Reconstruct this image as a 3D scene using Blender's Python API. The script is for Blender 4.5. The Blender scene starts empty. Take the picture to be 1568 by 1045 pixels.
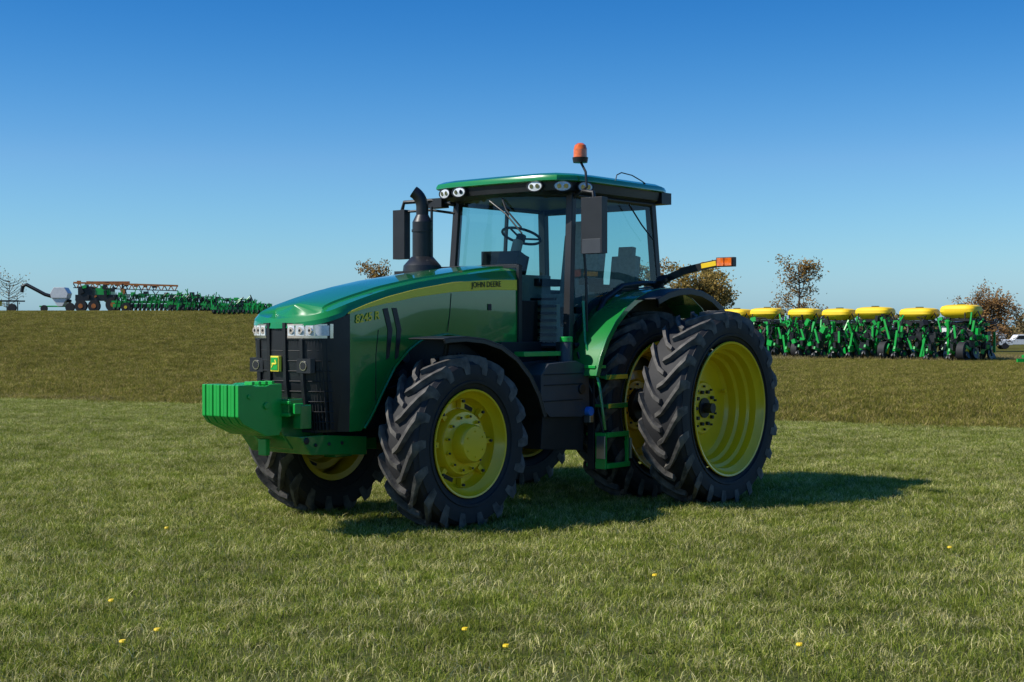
import bpy, math, random
import numpy as np
from mathutils import Vector, Matrix
random.seed(7); rng=np.random.default_rng(7)
S=bpy.context.scene
rad=math.radians

# ---------------------------------------------------------------- materials
def newmat(name):
    m=bpy.data.materials.new(name); m.use_nodes=True
    nt=m.node_tree; b=nt.nodes['Principled BSDF']
    return m,nt,b
def setin(b,k,v):
    if k in b.inputs: b.inputs[k].default_value=v
def mat(name,col,rough=.5,metal=0,coat=0,var=.12,scale=6,bump=0,bscale=60,spec=.5,emit=0,lit_dust=None):
    m,nt,b=newmat(name)
    L=nt.links
    tc=nt.nodes.new('ShaderNodeTexCoord')
    n=nt.nodes.new('ShaderNodeTexNoise'); n.inputs['Scale'].default_value=scale; n.inputs['Detail'].default_value=6
    L.new(tc.outputs['Object'],n.inputs['Vector'])
    r=nt.nodes.new('ShaderNodeValToRGB')
    r.color_ramp.elements[0].position=.3; r.color_ramp.elements[1].position=.75
    c=Vector(col[:3])
    r.color_ramp.elements[0].color=(*(c*(1-var)),1)
    d=Vector(lit_dust) if lit_dust else c*(1+var)
    r.color_ramp.elements[1].color=(*d,1)
    L.new(n.outputs['Fac'],r.inputs['Fac']); L.new(r.outputs['Color'],b.inputs['Base Color'])
    setin(b,'Roughness',rough); setin(b,'Metallic',metal); setin(b,'Coat Weight',coat); setin(b,'Coat Roughness',.03)
    setin(b,'Specular IOR Level',spec)
    if bump:
        n2=nt.nodes.new('ShaderNodeTexNoise'); n2.inputs['Scale'].default_value=bscale; n2.inputs['Detail'].default_value=4
        L.new(tc.outputs['Object'],n2.inputs['Vector'])
        bp=nt.nodes.new('ShaderNodeBump'); bp.inputs['Strength'].default_value=bump; bp.inputs['Distance'].default_value=.01
        L.new(n2.outputs['Fac'],bp.inputs['Height']); L.new(bp.outputs['Normal'],b.inputs['Normal'])
    return m
GREEN=mat('green_paint',(.013,.225,.042),.22,coat=1,var=.05)
GREENW=mat('bright_green_paint',(.008,.38,.055),.35,coat=.3,var=.06)
YEL=mat('yellow_paint',(.76,.53,.008),.30,coat=.4,var=.09,scale=3)
YELB=mat('sunlit_yellow_plastic',(.95,.64,.012),.5,coat=.1,var=.05,scale=1.5)  # brighter copy of the yellow, sunlit look of the planter bins put into colour
STRIPE=mat('yellow_stripe',(1.0,.78,.06),.55,coat=0,var=.02)
BLK=mat('black_plastic',(.014,.015,.017),.42,var=.2,bump=.1,bscale=200)
DARK=mat('dark_chassis',(.010,.011,.012),.6,var=.3)
GREY=mat('grey_plastic',(.045,.05,.058),.45,var=.1)
CAST=mat('cast_iron',(.03,.03,.032),.5,metal=.3,var=.3)
RUB=mat('tyre_rubber',(.016,.016,.018),.72,var=.25,scale=9,bump=.15,bscale=90)
LUG=mat('sunlit_lug_rubber',(.065,.062,.06),.75,var=.45,scale=12,bump=.3,bscale=60,lit_dust=(.17,.155,.135))  # dusty lugs; the sunlit look of the tread tops is also in this colour
STEEL=mat('steel',(.45,.45,.46),.3,metal=.9,var=.1)
LENS=mat('lamp_lens',(.75,.78,.8),.08,coat=1,var=.15,scale=40)
CHROME=mat('lamp_reflector',(.8,.8,.82),.12,metal=1,var=.1,scale=30)
AMB=mat('amber_lens',(.85,.16,.01),.12,coat=1,var=.3,scale=25)
RED=mat('red_lens',(.6,.02,.01),.2,coat=1,var=.2)
TAN=mat('tan_interior',(.52,.45,.34),.6,var=.1)
SEAT=mat('seat_fabric',(.40,.37,.29),.8,var=.2,scale=30)
BLUE=mat('blue_cap',(.03,.2,.7),.35)
WHITE=mat('white_paint',(.78,.78,.77),.4,var=.06)
ORNG=mat('rusty_orange',(.45,.14,.03),.7,var=.35,scale=10)
BARK=mat('bark',(.10,.08,.06),.9,var=.3,scale=20,bump=.4)

def glassmat(name,tint,refl=.06):
    m=bpy.data.materials.new(name); m.use_nodes=True; nt=m.node_tree; nt.nodes.clear(); L=nt.links
    o=nt.nodes.new('ShaderNodeOutputMaterial'); t=nt.nodes.new('ShaderNodeBsdfTransparent'); t.inputs[0].default_value=(*tint,1)
    g=nt.nodes.new('ShaderNodeBsdfGlossy'); g.inputs['Roughness'].default_value=.01
    f=nt.nodes.new('ShaderNodeFresnel'); f.inputs['IOR'].default_value=1.45
    mx=nt.nodes.new('ShaderNodeMixShader'); L.new(f.outputs[0],mx.inputs[0]); L.new(t.outputs[0],mx.inputs[1]); L.new(g.outputs[0],mx.inputs[2]); L.new(mx.outputs[0],o.inputs[0])
    return m
GLASS=glassmat('cab_glass',(.66,.84,.83))

def foliage(name,c1,c2,c3,trans=.3,pos=.97,lo=.62,hi=1.35,fine=0,flo=.6,fhi=1.4):
    m=bpy.data.materials.new(name); m.use_nodes=True; nt=m.node_tree; nt.nodes.clear(); L=nt.links
    o=nt.nodes.new('ShaderNodeOutputMaterial')
    g=nt.nodes.new('ShaderNodeNewGeometry')
    r=nt.nodes.new('ShaderNodeValToRGB'); cr=r.color_ramp
    cr.elements[0].color=(*c1,1); cr.elements[1].color=(*c3,1); cr.elements[1].position=pos
    e=cr.elements.new(.62); e.color=(*c2,1)
    src=g.outputs['Random Per Island']
    def nz(sc,a,b_,lo_,hi_,det=7,ro=.65):
        n=nt.nodes.new('ShaderNodeTexNoise'); n.inputs['Scale'].default_value=sc; n.inputs['Detail'].default_value=det; n.inputs['Roughness'].default_value=ro
        L.new(g.outputs['Position'],n.inputs['Vector'])
        mr=nt.nodes.new('ShaderNodeMapRange'); mr.inputs[1].default_value=a; mr.inputs[2].default_value=b_; mr.inputs[3].default_value=lo_; mr.inputs[4].default_value=hi_
        L.new(n.outputs['Fac'],mr.inputs[0]); return mr.outputs[0]
    if fine:
        ad=nt.nodes.new('ShaderNodeMath'); ad.operation='ADD'; L.new(src,ad.inputs[0]); L.new(nz(2.2,.35,.7,-.22,.22),ad.inputs[1]); src=ad.outputs[0]
    L.new(src,r.inputs[0])
    k=nz(.7,.3,.7,lo,hi)
    if fine:
        m2=nt.nodes.new('ShaderNodeMath'); m2.operation='MULTIPLY'; L.new(k,m2.inputs[0]); L.new(nz(fine,.33,.67,flo,fhi,4,.6),m2.inputs[1]); k=m2.outputs[0]
    mu=nt.nodes.new('ShaderNodeVectorMath'); mu.operation='SCALE'
    L.new(r.outputs[0],mu.inputs[0]); L.new(k,mu.inputs['Scale'])
    d=nt.nodes.new('ShaderNodeBsdfDiffuse'); t=nt.nodes.new('ShaderNodeBsdfTranslucent'); mx=nt.nodes.new('ShaderNodeMixShader'); mx.inputs[0].default_value=trans
    L.new(mu.outputs[0],d.inputs[0]); L.new(mu.outputs[0],t.inputs[0]); L.new(d.outputs[0],mx.inputs[1]); L.new(t.outputs[0],mx.inputs[2])
    L.new(mx.outputs[0],o.inputs[0])
    return m

# ---------------------------------------------------------------- builder
class MB:
    def __init__(s): s.v=[]; s.f=[]; s.m=[]; s.mats=[]
    def mi(s,m):
        if m not in s.mats: s.mats.append(m)
        return s.mats.index(m)
    def add(s,vs,fs,m,M=None):
        o=len(s.v)
        for v in vs:
            v=Vector(v)
            s.v.append(tuple(M@v) if M else tuple(v))
        k=s.mi(m)
        for f in fs: s.f.append([i+o for i in f]); s.m.append(k)
    def box(s,c,d,m,rot=None,M=None):
        x,y,z=d[0]/2,d[1]/2,d[2]/2
        vs=[(-x,-y,-z),(x,-y,-z),(x,y,-z),(-x,y,-z),(-x,-y,z),(x,-y,z),(x,y,z),(-x,y,z)]
        T=Matrix.Translation(c)
        if rot: T=T@Matrix.Rotation(rot[2],4,'Z')@Matrix.Rotation(rot[1],4,'Y')@Matrix.Rotation(rot[0],4,'X')
        if M: T=M@T
        s.add(vs,[(0,3,2,1),(4,5,6,7),(0,1,5,4),(1,2,6,5),(2,3,7,6),(3,0,4,7)],m,T)
    def cyl(s,p0,p1,r,m,n=20,r2=None,M=None):
        p0=Vector(p0);p1=Vector(p1); r2=r if r2 is None else r2
        q=(p1-p0).to_track_quat('Z','Y'); h=(p1-p0).length
        vs=[];
        for rr,z in((r,0),(r2,h)):
            for i in range(n):
                a=2*math.pi*i/n; vs.append(p0+q@Vector((rr*math.cos(a),rr*math.sin(a),z)))
        fs=[(i,(i+1)%n,n+(i+1)%n,n+i) for i in range(n)]+[tuple(range(n))[::-1],tuple(range(n,2*n))]
        s.add(vs,fs,m,M)
    def tube(s,pts,r,m,n=8,rs=None,M=None):
        pts=[Vector(p) for p in pts]; vs=[];k=len(pts); a=None
        for j,p in enumerate(pts):
            t=(pts[min(j+1,k-1)]-pts[max(j-1,0)]).normalized()
            if a is None:
                up=Vector((0,0,1)) if abs(t.z)<.9 else Vector((1,0,0))
                a=t.cross(up).normalized()
            else:
                a2=a-t*a.dot(t); a=a2.normalized() if a2.length>1e-4 else t.orthogonal().normalized()
            b=t.cross(a)
            rr=rs[j] if rs else r
            for i in range(n):
                w=2*math.pi*i/n; vs.append(p+a*rr*math.cos(w)+b*rr*math.sin(w))
        fs=[]
        for j in range(k-1):
            for i in range(n):
                fs.append((j*n+i,j*n+(i+1)%n,(j+1)*n+(i+1)%n,(j+1)*n+i))
        fs+= [tuple(range(n))[::-1], tuple(range((k-1)*n,k*n))]
        s.add(vs,fs,m,M)
    def prism(s,poly,y0,y1,m,M=None):   # poly in x,z
        n=len(poly); vs=[(x,y0,z) for x,z in poly]+[(x,y1,z) for x,z in poly]
        fs=[(i,(i+1)%n,n+(i+1)%n,n+i) for i in range(n)]+[tuple(range(n))[::-1],tuple(range(n,2*n))]
        s.add(vs,fs,m,M)
    def slab(s,poly,z0,z1,m,M=None):   # poly in x,y
        n=len(poly); vs=[(x,y,z0) for x,y in poly]+[(x,y,z1) for x,y in poly]
        fs=[(i,(i+1)%n,n+(i+1)%n,n+i) for i in range(n)]+[tuple(range(n))[::-1],tuple(range(n,2*n))]
        s.add(vs,fs,m,M)
    def lathe(s,prof,c,m,n=64,sy=1,M=None):  # prof [(r,y)], axis y
        vs=[];k=len(prof);c=Vector(c)
        for r,y in prof:
            for i in range(n):
                a=2*math.pi*i/n; vs.append(c+Vector((r*math.cos(a),y*sy,r*math.sin(a))))
        fs=[(j*n+i,j*n+(i+1)%n,(j+1)*n+(i+1)%n,(j+1)*n+i) for j in range(k-1) for i in range(n)]
        s.add(vs,fs,m,M)
    def arcsheet(s,c,prof,y0,y1,th,m,M=None): # prof [(ang_deg,r)]
        k=len(prof);vs=[]
        for a,r in prof:
            a=rad(a)
            for rr in (r,r+th):
                for y in (y0,y1): vs.append((c[0]+rr*math.cos(a),y,c[1]+rr*math.sin(a)))
        fs=[]
        for j in range(k-1):
            a=4*j;b=4*j+4
            fs+=[(a,a+1,b+1,b),(a+2,b+2,b+3,a+3),(a,b,b+2,a+2),(a+1,a+3,b+3,b+1)]
        fs+=[(0,2,3,1),(4*k-4,4*k-3,4*k-1,4*k-2)]
        s.add(vs,fs,m,M)
    def obj(s,name,parent=None,bevel=0,seg=2,ang=38,recalc=True):
        me=bpy.data.meshes.new(name); me.from_pydata(s.v,[],s.f)
        for m in s.mats: me.materials.append(m)
        me.polygons.foreach_set('material_index',s.m)
        me.polygons.foreach_set('use_smooth',[True]*len(s.f))
        me.update()
        if recalc:
            import bmesh
            bm=bmesh.new(); bm.from_mesh(me); bmesh.ops.recalc_face_normals(bm,faces=bm.faces); bm.to_mesh(me); bm.free()
        me.set_sharp_from_angle(angle=rad(ang))
        o=bpy.data.objects.new(name,me); S.collection.objects.link(o)
        if parent: o.parent=parent
        if bevel:
            b=o.modifiers.new('bevel','BEVEL'); b.width=bevel; b.segments=seg; b.limit_method='ANGLE'; b.angle_limit=rad(38); b.harden_normals=True
        return o
def empty(name,loc=(0,0,0),rz=0):
    e=bpy.data.objects.new(name,None); S.collection.objects.link(e); e.location=loc; e.rotation_euler[2]=rz; return e

def sm(x,a,b):
    t=min(max((x-a)/(b-a),0),1); return t*t*(3-2*t)
def ter(x,y):
    left=1-sm(x,-14,14)
    z=2.95*sm(y,38,120)*left*(1-.9*sm(y,135,420))
    z-=1.1*sm(y,82,104)*sm(x,-8,12)
    z-=.8*sm(y,200,420)*(1-sm(x,-8,12))
    d=(y-28.9+.484*x)/1.11
    z-=.08*math.exp(-((d-2)/2.5)**2)
    return z

# ---------------------------------------------------------------- camera / light
cam=bpy.data.cameras.new('camera'); co=bpy.data.objects.new('camera',cam); S.collection.objects.link(co); S.camera=co
cam.lens=50; cam.sensor_width=36; cam.clip_end=6000; cam.clip_start=.1
co.location=(0,0,1.75); co.rotation_euler=(rad(90-.592),0,0)
phi,el=rad(14),rad(45)
ts=Vector((-math.cos(phi)*math.cos(el),-math.sin(phi)*math.cos(el),math.sin(el)))
sl=bpy.data.lights.new('sun','SUN'); sl.energy=5; sl.angle=rad(.5); sl.color=(1,.955,.87)
so=bpy.data.objects.new('sun',sl); S.collection.objects.link(so); so.rotation_euler=ts.to_track_quat('Z','Y').to_euler()
W=bpy.data.worlds.new('World'); S.world=W; W.use_nodes=True; nt=W.node_tree; bg=nt.nodes['Background']
sk=nt.nodes.new('ShaderNodeTexSky'); sk.sky_type='NISHITA'; sk.sun_disc=False; sk.sun_elevation=el; sk.sun_rotation=math.atan2(ts.x,ts.y)
sk.air_density=1.0; sk.dust_density=.6; sk.ozone_density=2.5; sk.altitude=100
sp_=nt.nodes.new('ShaderNodeSeparateColor'); cb_=nt.nodes.new('ShaderNodeCombineColor'); nt.links.new(sk.outputs[0],sp_.inputs[0])
for ch_,(a_,g_) in zip(range(3),((.27,1.60),(1.10,1.0),(2.6,.72))):
    pw=nt.nodes.new('ShaderNodeMath'); pw.operation='POWER'; pw.inputs[1].default_value=g_
    ml=nt.nodes.new('ShaderNodeMath'); ml.operation='MULTIPLY'; ml.inputs[1].default_value=a_
    nt.links.new(sp_.outputs[ch_],pw.inputs[0]); nt.links.new(pw.outputs[0],ml.inputs[0]); nt.links.new(ml.outputs[0],cb_.inputs[ch_])
tc=nt.nodes.new('ShaderNodeTexCoord'); sz=nt.nodes.new('ShaderNodeSeparateXYZ'); nt.links.new(tc.outputs['Generated'],sz.inputs[0])
rp=nt.nodes.new('ShaderNodeValToRGB'); cr=rp.color_ramp; cr.interpolation='B_SPLINE'
cr.elements[0].position=0; cr.elements[0].color=(1.55,1.06,.93,1); cr.elements[1].position=.6; cr.elements[1].color=(.40,.58,.66,1)
for p,c in((.05,(1.45,1.02,.91)),(.13,(.90,.84,.84)),(.24,(.22,.52,.68))):
    e=cr.elements.new(p); e.color=(*c,1)
nt.links.new(sz.outputs[2],rp.inputs[0])
mx=nt.nodes.new('ShaderNodeVectorMath'); mx.operation='MULTIPLY'; nt.links.new(cb_.outputs[0],mx.inputs[0]); nt.links.new(rp.outputs[0],mx.inputs[1])
nt.links.new(mx.outputs[0],bg.inputs[0]); bg.inputs[1].default_value=.10
S.view_settings.view_transform='Standard'; S.view_settings.look='None'; S.view_settings.exposure=0

# ---------------------------------------------------------------- ground
def axis(lo,hi,fine_lo,fine_hi,st):
    a=list(np.arange(fine_lo,fine_hi+.01,st)); x=fine_hi;s=st
    while x<hi: s*=1.25; x+=s; a.append(x)
    x=fine_lo;s=st
    while x>lo: s*=1.25; x-=s; a.insert(0,x)
    return a
gx=axis(-3000,3000,-60,60,1.5); gy=axis(-600,4000,0,150,1.5)
vs=[(x,y,ter(x,y)) for y in gy for x in gx]; nx=len(gx)
fs=[(j*nx+i,j*nx+i+1,(j+1)*nx+i+1,(j+1)*nx+i) for j in range(len(gy)-1) for i in range(nx-1)]
gm,nt,b=newmat('ground_grass'); L=nt.links
def N(t,**k):
    n=nt.nodes.new(t)
    for a,v in k.items(): setattr(n,a,v)
    return n
geo=N('ShaderNodeNewGeometry'); 
def noise(sc,det=6,ro=.6):
    n=N('ShaderNodeTexNoise'); n.inputs['Scale'].default_value=sc; n.inputs['Detail'].default_value=det; n.inputs['Roughness'].default_value=ro
    L.new(geo.outputs['Position'],n.inputs['Vector']); return n
def ramp(src,stops):
    r=N('ShaderNodeValToRGB'); cr=r.color_ramp
    cr.elements[0].position=stops[0][0]; cr.elements[0].color=(*stops[0][1],1)
    cr.elements[1].position=stops[-1][0]; cr.elements[1].color=(*stops[-1][1],1)
    for p,c in stops[1:-1]:
        e=cr.elements.new(p); e.color=(*c,1)
    L.new(src,r.inputs[0]); return r
r1=ramp(noise(60,4,.8).outputs['Fac'],[(.3,(.05,.06,.014)),(.5,(.10,.115,.03)),(.7,(.2,.18,.07))])
r2=ramp(noise(.35,9,.75).outputs['Fac'],[(.32,(.075,.085,.015)),(.5,(.11,.108,.022)),(.66,(.16,.125,.036))])
r3=ramp(noise(5,8,.85).outputs['Fac'],[(.3,(.5,.5,.5)),(.7,(1.45,1.4,1.3))])
mm=N('ShaderNodeMix',data_type='RGBA',blend_type='MULTIPLY'); mm.inputs[0].default_value=1
L.new(r2.outputs[0],mm.inputs[6]); L.new(r3.outputs[0],mm.inputs[7])
sep=N('ShaderNodeSeparateXYZ'); L.new(geo.outputs['Position'],sep.inputs[0])
ma=N('ShaderNodeMath',operation='MULTIPLY_ADD'); L.new(sep.outputs[0],ma.inputs[0]); ma.inputs[1].default_value=.484; L.new(sep.outputs[1],ma.inputs[2])
mr=N('ShaderNodeMapRange'); mr.inputs[1].default_value=28.4; mr.inputs[2].default_value=29.4; L.new(ma.outputs[0],mr.inputs[0])
mf=N('ShaderNodeMix',data_type='RGBA'); L.new(mr.outputs[0],mf.inputs[0]); L.new(r1.outputs[0],mf.inputs[6]); L.new(mm.outputs[2],mf.inputs[7])
L.new(mf.outputs[2],b.inputs['Base Color']); setin(b,'Roughness',1); setin(b,'Specular IOR Level',.1)
bp=N('ShaderNodeBump'); bp.inputs['Distance'].default_value=.12; bp.inputs['Strength'].default_value=.7; L.new(noise(7,8,.8).outputs['Fac'],bp.inputs['Height']); L.new(bp.outputs['Normal'],b.inputs['Normal'])
G=MB(); G.add(vs,fs,gm); G.obj('ground',ang=180,recalc=False)

# grass ------------------------------------------------------------
def patch(name,R,n,h0,h1,w0,w1,m,lean=.5,clump=0):
    a=rng.uniform(0,2*np.pi,n); r=R*np.sqrt(rng.uniform(0,1,n)); px=r*np.cos(a); py=r*np.sin(a)
    if clump:
        k=int(n/14); ca=rng.uniform(0,2*np.pi,k); cr_=R*np.sqrt(rng.uniform(0,1,k)); idx=rng.integers(0,k,n)
        sel=rng.uniform(0,1,n)<clump
        px=np.where(sel,cr_[idx]*np.cos(ca[idx])+rng.normal(0,.012,n),px); py=np.where(sel,cr_[idx]*np.sin(ca[idx])+rng.normal(0,.012,n),py)
    h=rng.uniform(h0,h1,n)*(.7+.5*(np.sin(px*9+1)*np.sin(py*8)*.5+.5)); w=rng.uniform(w0,w1,n)/2
    d=rng.uniform(0,2*np.pi,n); dx=np.cos(d);dy=np.sin(d); l=rng.uniform(.1,lean,n)*h; ld=rng.uniform(0,2*np.pi,n); lx=np.cos(ld)*l; ly=np.sin(ld)*l
    V=np.zeros((n,5,3))
    V[:,0]=np.stack([px-dx*w,py-dy*w,-.01+0*h],1); V[:,1]=np.stack([px+dx*w,py+dy*w,-.01+0*h],1)
    V[:,2]=np.stack([px+dx*w*.8+lx*.35,py+dy*w*.8+ly*.35,h*.6],1); V[:,3]=np.stack([px-dx*w*.8+lx*.35,py-dy*w*.8+ly*.35,h*.6],1)
    V[:,4]=np.stack([px+lx,py+ly,h*np.where(rng.uniform(0,1,n)<.4,.65,1)],1)
    V=V.reshape(-1,3); F=[]
    for i in range(n):
        o=5*i; F.append((o,o+1,o+2,o+3)); F.append((o+3,o+2,o+4))
    me=bpy.data.meshes.new(name); me.from_pydata(V.tolist(),[],F); me.materials.append(m); me.update()
    o=bpy.data.objects.new(name,me); S.collection.objects.link(o); return o
def scatter(name,cells,child):
    vs=[];fs=[]
    for (x,y,s) in cells:
        a=random.uniform(0,2*math.pi); z=ter(x,y); e=.05; o=len(vs)
        for k in range(4):
            vs.append((x+e*math.cos(a+k*math.pi/2),y+e*math.sin(a+k*math.pi/2),z))
        fs.append((o,o+1,o+2,o+3))
    me=bpy.data.meshes.new(name); me.from_pydata(vs,[],fs); me.update()
    o=bpy.data.objects.new(name,me); S.collection.objects.link(o)
    o.instance_type='FACES'; o.show_instancer_for_render=False; o.show_instancer_for_viewport=False
    child.parent=o
LAWN=foliage('lawn_blades',(.145,.205,.024),(.32,.345,.062),(.78,.69,.34),.38,lo=.75,hi=1.25,fine=12,flo=.6,fhi=1.4)
FIELD=foliage('field_blades',(.155,.165,.024),(.275,.245,.05),(.52,.39,.16),.36,lo=.65,hi=1.35,fine=2.5,flo=.6,fhi=1.35)
DRY=foliage('dry_blades',(.22,.18,.06),(.36,.29,.12),(.52,.43,.22),.3)
p1=patch('grass_blades_patch',.42,1150,.02,.068,.003,.0065,LAWN,1.7,.4)
cells=[];st=.5
for y in np.arange(5.5,36,st):
    hw=y*.38+3
    for x in np.arange(-hw,hw,st):
        xx=x+random.uniform(-.1,.1); yy=y+random.uniform(-.1,.1)
        if yy+.484*xx<28.9: cells.append((xx,yy,1))
scatter('lawn_grass',cells,p1)
p2=patch('field_grass_patch',.95,1000,.04,.14,.008,.015,FIELD,1.6,.5)
cells=[]
for y in np.arange(23,132,1.15):
    hw=y*.38+3
    for x in np.arange(-hw,hw if y<82 else 8,1.15 if y<80 else 1.6):
        xx=x+random.uniform(-.3,.3); yy=y+random.uniform(-.3,.3)
        if yy+.484*xx>28.6+random.uniform(0,.9): cells.append((xx,yy,1))
scatter('field_grass',cells,p2)
p3=patch('dry_grass_patch',.9,300,.08,.30,.008,.016,DRY,.9,.7)
cells=[]
for i in range(300):
    x=random.uniform(9,38); y=random.uniform(72,84)-.25*(x-12)+5*(random.random()**3); cells.append((x,y,1))
scatter('dry_grass',cells,p3)
p4=patch('straw_windrow_patch',.55,170,.03,.12,.006,.012,DRY,1.8,.4)
cells=[]
for i in range(34):
    x=random.uniform(-12.8,-9.6); cells.append((x,29.8-.484*x+random.gauss(0,.18),1))
scatter('straw_windrow',cells,p4)
# dandelions
D=MB()
for u,v in [(712,966),(775,992),(1003,883),(240,967),(170,922),(1455,840),(255,810),(187,985),(1225,990)]:
    t=2176*1.69/(v-500); x=(u-784)/2176*t; y=t
    D.cyl((x,y,0),(x,y,.06),.002,LAWN,n=5)
    for k in range(10):
        a=k*.63; D.cyl((x,y,.062),(x+.017*math.cos(a),y+.017*math.sin(a),.07),.003,YELB,n=5,r2=.007)
    D.cyl((x,y,.06),(x,y,.075),.016,YELB,n=8)
D.obj('dandelion_flowers')

# ================================================================ TRACTOR
TH=rad(230.3)
T=empty('farm_tractor',(.690,15.228,0),TH)

def tyre(name,cy,cx,cz,R,W,rr,N_,parent,side=1):
    b=MB(); w=W/2
    prof=[(rr-.01,w*.72),(rr+.015,w*.86),(rr+(R-rr)*.3,w*.98),(rr+(R-rr)*.5,w),(rr+(R-rr)*.7,w*.97),(R-.095,w*.93),(R-.065,w*.80),(R-.055,w*.4),(R-.052,0)]
    prof=prof+[(r,-y) for r,y in prof[-2::-1]]
    b.lathe(prof,(cx,cy,cz),RUB,n=72)
    for s in(1,-1):
        b.lathe([(rr+.05,s*(w*.93)),(rr+.055,s*(w*.93+.012)),(rr+.075,s*(w*.95+.012)),(rr+.08,s*w*.95)],(cx,cy,cz),RUB,n=72)
    dphi=.30/R
    for s in(1,-1):
        for k in range(N_):
            p0=2*math.pi*(k+(0 if s>0 else .5))/N_
            data=[(-.10,-.05*W,R-.055,R-.006,.024),(.05,.10*W,R-.057,R,.027),(.35,.24*W,R-.06,R-.002,.031),(.70,.38*W,R-.07,R-.008,.037),(.95,.475*W,R-.09,R-.016,.044),(1.02,.507*W,R-.115,R-.06,.039),(1.05,.507*W,R-.17,R-.16,.03)]
            vs=[]
            for f,y,rb,rt,hw in data:
                pc=p0+dphi*f
                hb=hw*1.25/R; ht=hw*.85/R
                for (r,a) in ((rb,pc-hb),(rt,pc-ht),(rt,pc+ht),(rb,pc+hb)):
                    vs.append((cx+r*math.cos(a),cy+s*y,cz+r*math.sin(a)))
            fs=[]
            for j in range(len(data)-1):
                a=4*j;c=4*j+4
                for q in range(3): fs.append((a+q,a+q+1,c+q+1,c+q))
            fs.append((0,1,2,3)); e=4*(len(data)-1); fs.append((e,e+3,e+2,e+1))
            b.add(vs,fs,LUG)
    return b.obj(name,parent,ang=35)

def rim_front(name,fy,cx,cz,s,parent):
    b=MB(); c=(cx,fy,cz)
    b.lathe([(.455,-.33),(.40,-.32),(.39,-.24),(.40,-.16),(.43,-.06),(.452,-.03),(.468,-.012),(.474,0),(.470,.008),(.455,.006),(.445,-.015),(.425,-.05),(.395,-.075),(.385,-.13),(.36,-.16),(.30,-.155),(.285,-.10),(.27,-.08),(.20,-.075),(.175,-.07),(.165,.02),(.15,.045),(.06,.05),(0,.05)],c,YEL,n=64,sy=s)
    for k in range(12):
        a=2*math.pi*k/12+.2
        p=Vector((cx+.235*math.cos(a),fy-.078*s,cz+.235*math.sin(a)))
        b.cyl(p,p+Vector((0,.025*s,0)),.018,YEL,n=6); b.cyl(p,p+Vector((0,.035*s,0)),.010,CAST,n=8)
    for k in range(8):
        a=2*math.pi*k/8
        b.box((cx+.345*math.cos(a),fy-.125*s,cz+.345*math.sin(a)),(.08,.05,.045),YEL,rot=(0,-a,0))
        p=Vector((cx+.365*math.cos(a),fy-.10*s,cz+.365*math.sin(a))); b.cyl(p,p+Vector((0,.02*s,0)),.014,CAST,n=6)
    for k in range(4):
        a=2*math.pi*k/4+.4
        b.box((cx+.325*math.cos(a),fy-.152*s,cz+.325*math.sin(a)),(.035,.012,.11),DARK,rot=(0,-a,0))
    for k in range(6):
        a=2*math.pi*k/6+.5
        p=Vector((cx+.11*math.cos(a),fy+.045*s,cz+.11*math.sin(a))); b.cyl(p,p+Vector((0,.010*s,0)),.009,YEL,n=6)
    b.obj(name,parent,ang=30)
def rim_rear(name,fy,cx,cz,s,parent,axle=True):
    b=MB(); c=(cx,fy,cz)
    b.lathe([(.625,-.43),(.60,-.42),(.60,-.35),(.57,-.2),(.60,-.08),(.64,-.025),(.66,-.012),(.668,0),(.662,.01),(.645,.006),(.632,-.02),(.605,-.05),(.59,-.06),(.582,-.13),(.552,-.15),(.545,-.23),(.515,-.25),(.505,-.33),(.47,-.36),(.40,-.365),(.27,-.34),(.25,-.315),(.08,-.31),(.08,-.31)],c,YEL,n=72,sy=s)
    for k in range(10):
        a=2*math.pi*k/10
        p=Vector((cx+.165*math.cos(a),fy-.312*s,cz+.165*math.sin(a))); b.cyl(p,p+Vector((0,.03*s,0)),.02,CAST,n=6)
        p=Vector((cx+.215*math.cos(a+.3),fy-.312*s,cz+.215*math.sin(a+.3))); b.cyl(p,p+Vector((0,.02*s,0)),.012,CAST,n=6)
    if axle:
        p=Vector((cx,fy-.33*s,cz)); b.cyl(p,p+Vector((0,.035*s,0)),.10,CAST,n=24); b.cyl(p,p+Vector((0,.13*s,0)),.050,CAST,n=20)
    b.cyl((cx-.40,fy-.34*s,cz+.15),(cx-.40,fy-.30*s,cz+.15),.02,YEL,n=8)
    b.cyl((cx+.598,fy-.06*s,cz+.12),(cx+.565,fy-.03*s,cz+.12),.010,CAST,n=8)
    b.obj(name,parent,ang=30)

FX,FZ,RZ=2.92,.735,.935
yf=1.07
for s,n,ff in((1,'left',1.07),(-1,'right',.97)):
    tyre('front_tyre_'+n,s*(ff-.185),FX,FZ+(.02 if s<0 else 0),.775,.42,.47,18,T)
    rim_front('front_rim_'+n,s*ff,FX,FZ+(.02 if s<0 else 0),s,T)
    tyre('rear_inner_tyre_'+n,s*(1.10-.225),0,RZ,.975,.47,.665,22,T)
    rim_rear('rear_inner_rim_'+n,s*1.10,0,RZ,s,T,False)
tyre('rear_outer_tyre_left',1.906-.225,0,RZ,.975,.47,.665,22,T)
rim_rear('rear_outer_rim_left',1.906,0,RZ,1,T,True)
tyre('rear_outer_tyre_right',-1.906+.225,0,RZ,.975,.47,.665,22,T)
rim_rear('rear_outer_rim_right',-1.906,0,RZ,-1,T,True)
ax=MB()
ax.cyl((0,-1.6,RZ),(0,1.6,RZ),.055,CAST)
ax.cyl((0,-.85,RZ),(0,.85,RZ),.17,CAST,n=24)
ax.box((FX,0,FZ),(.22,1.35,.2),DARK); ax.box((FX,0,FZ+.12),(.45,.5,.3),DARK)
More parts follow.
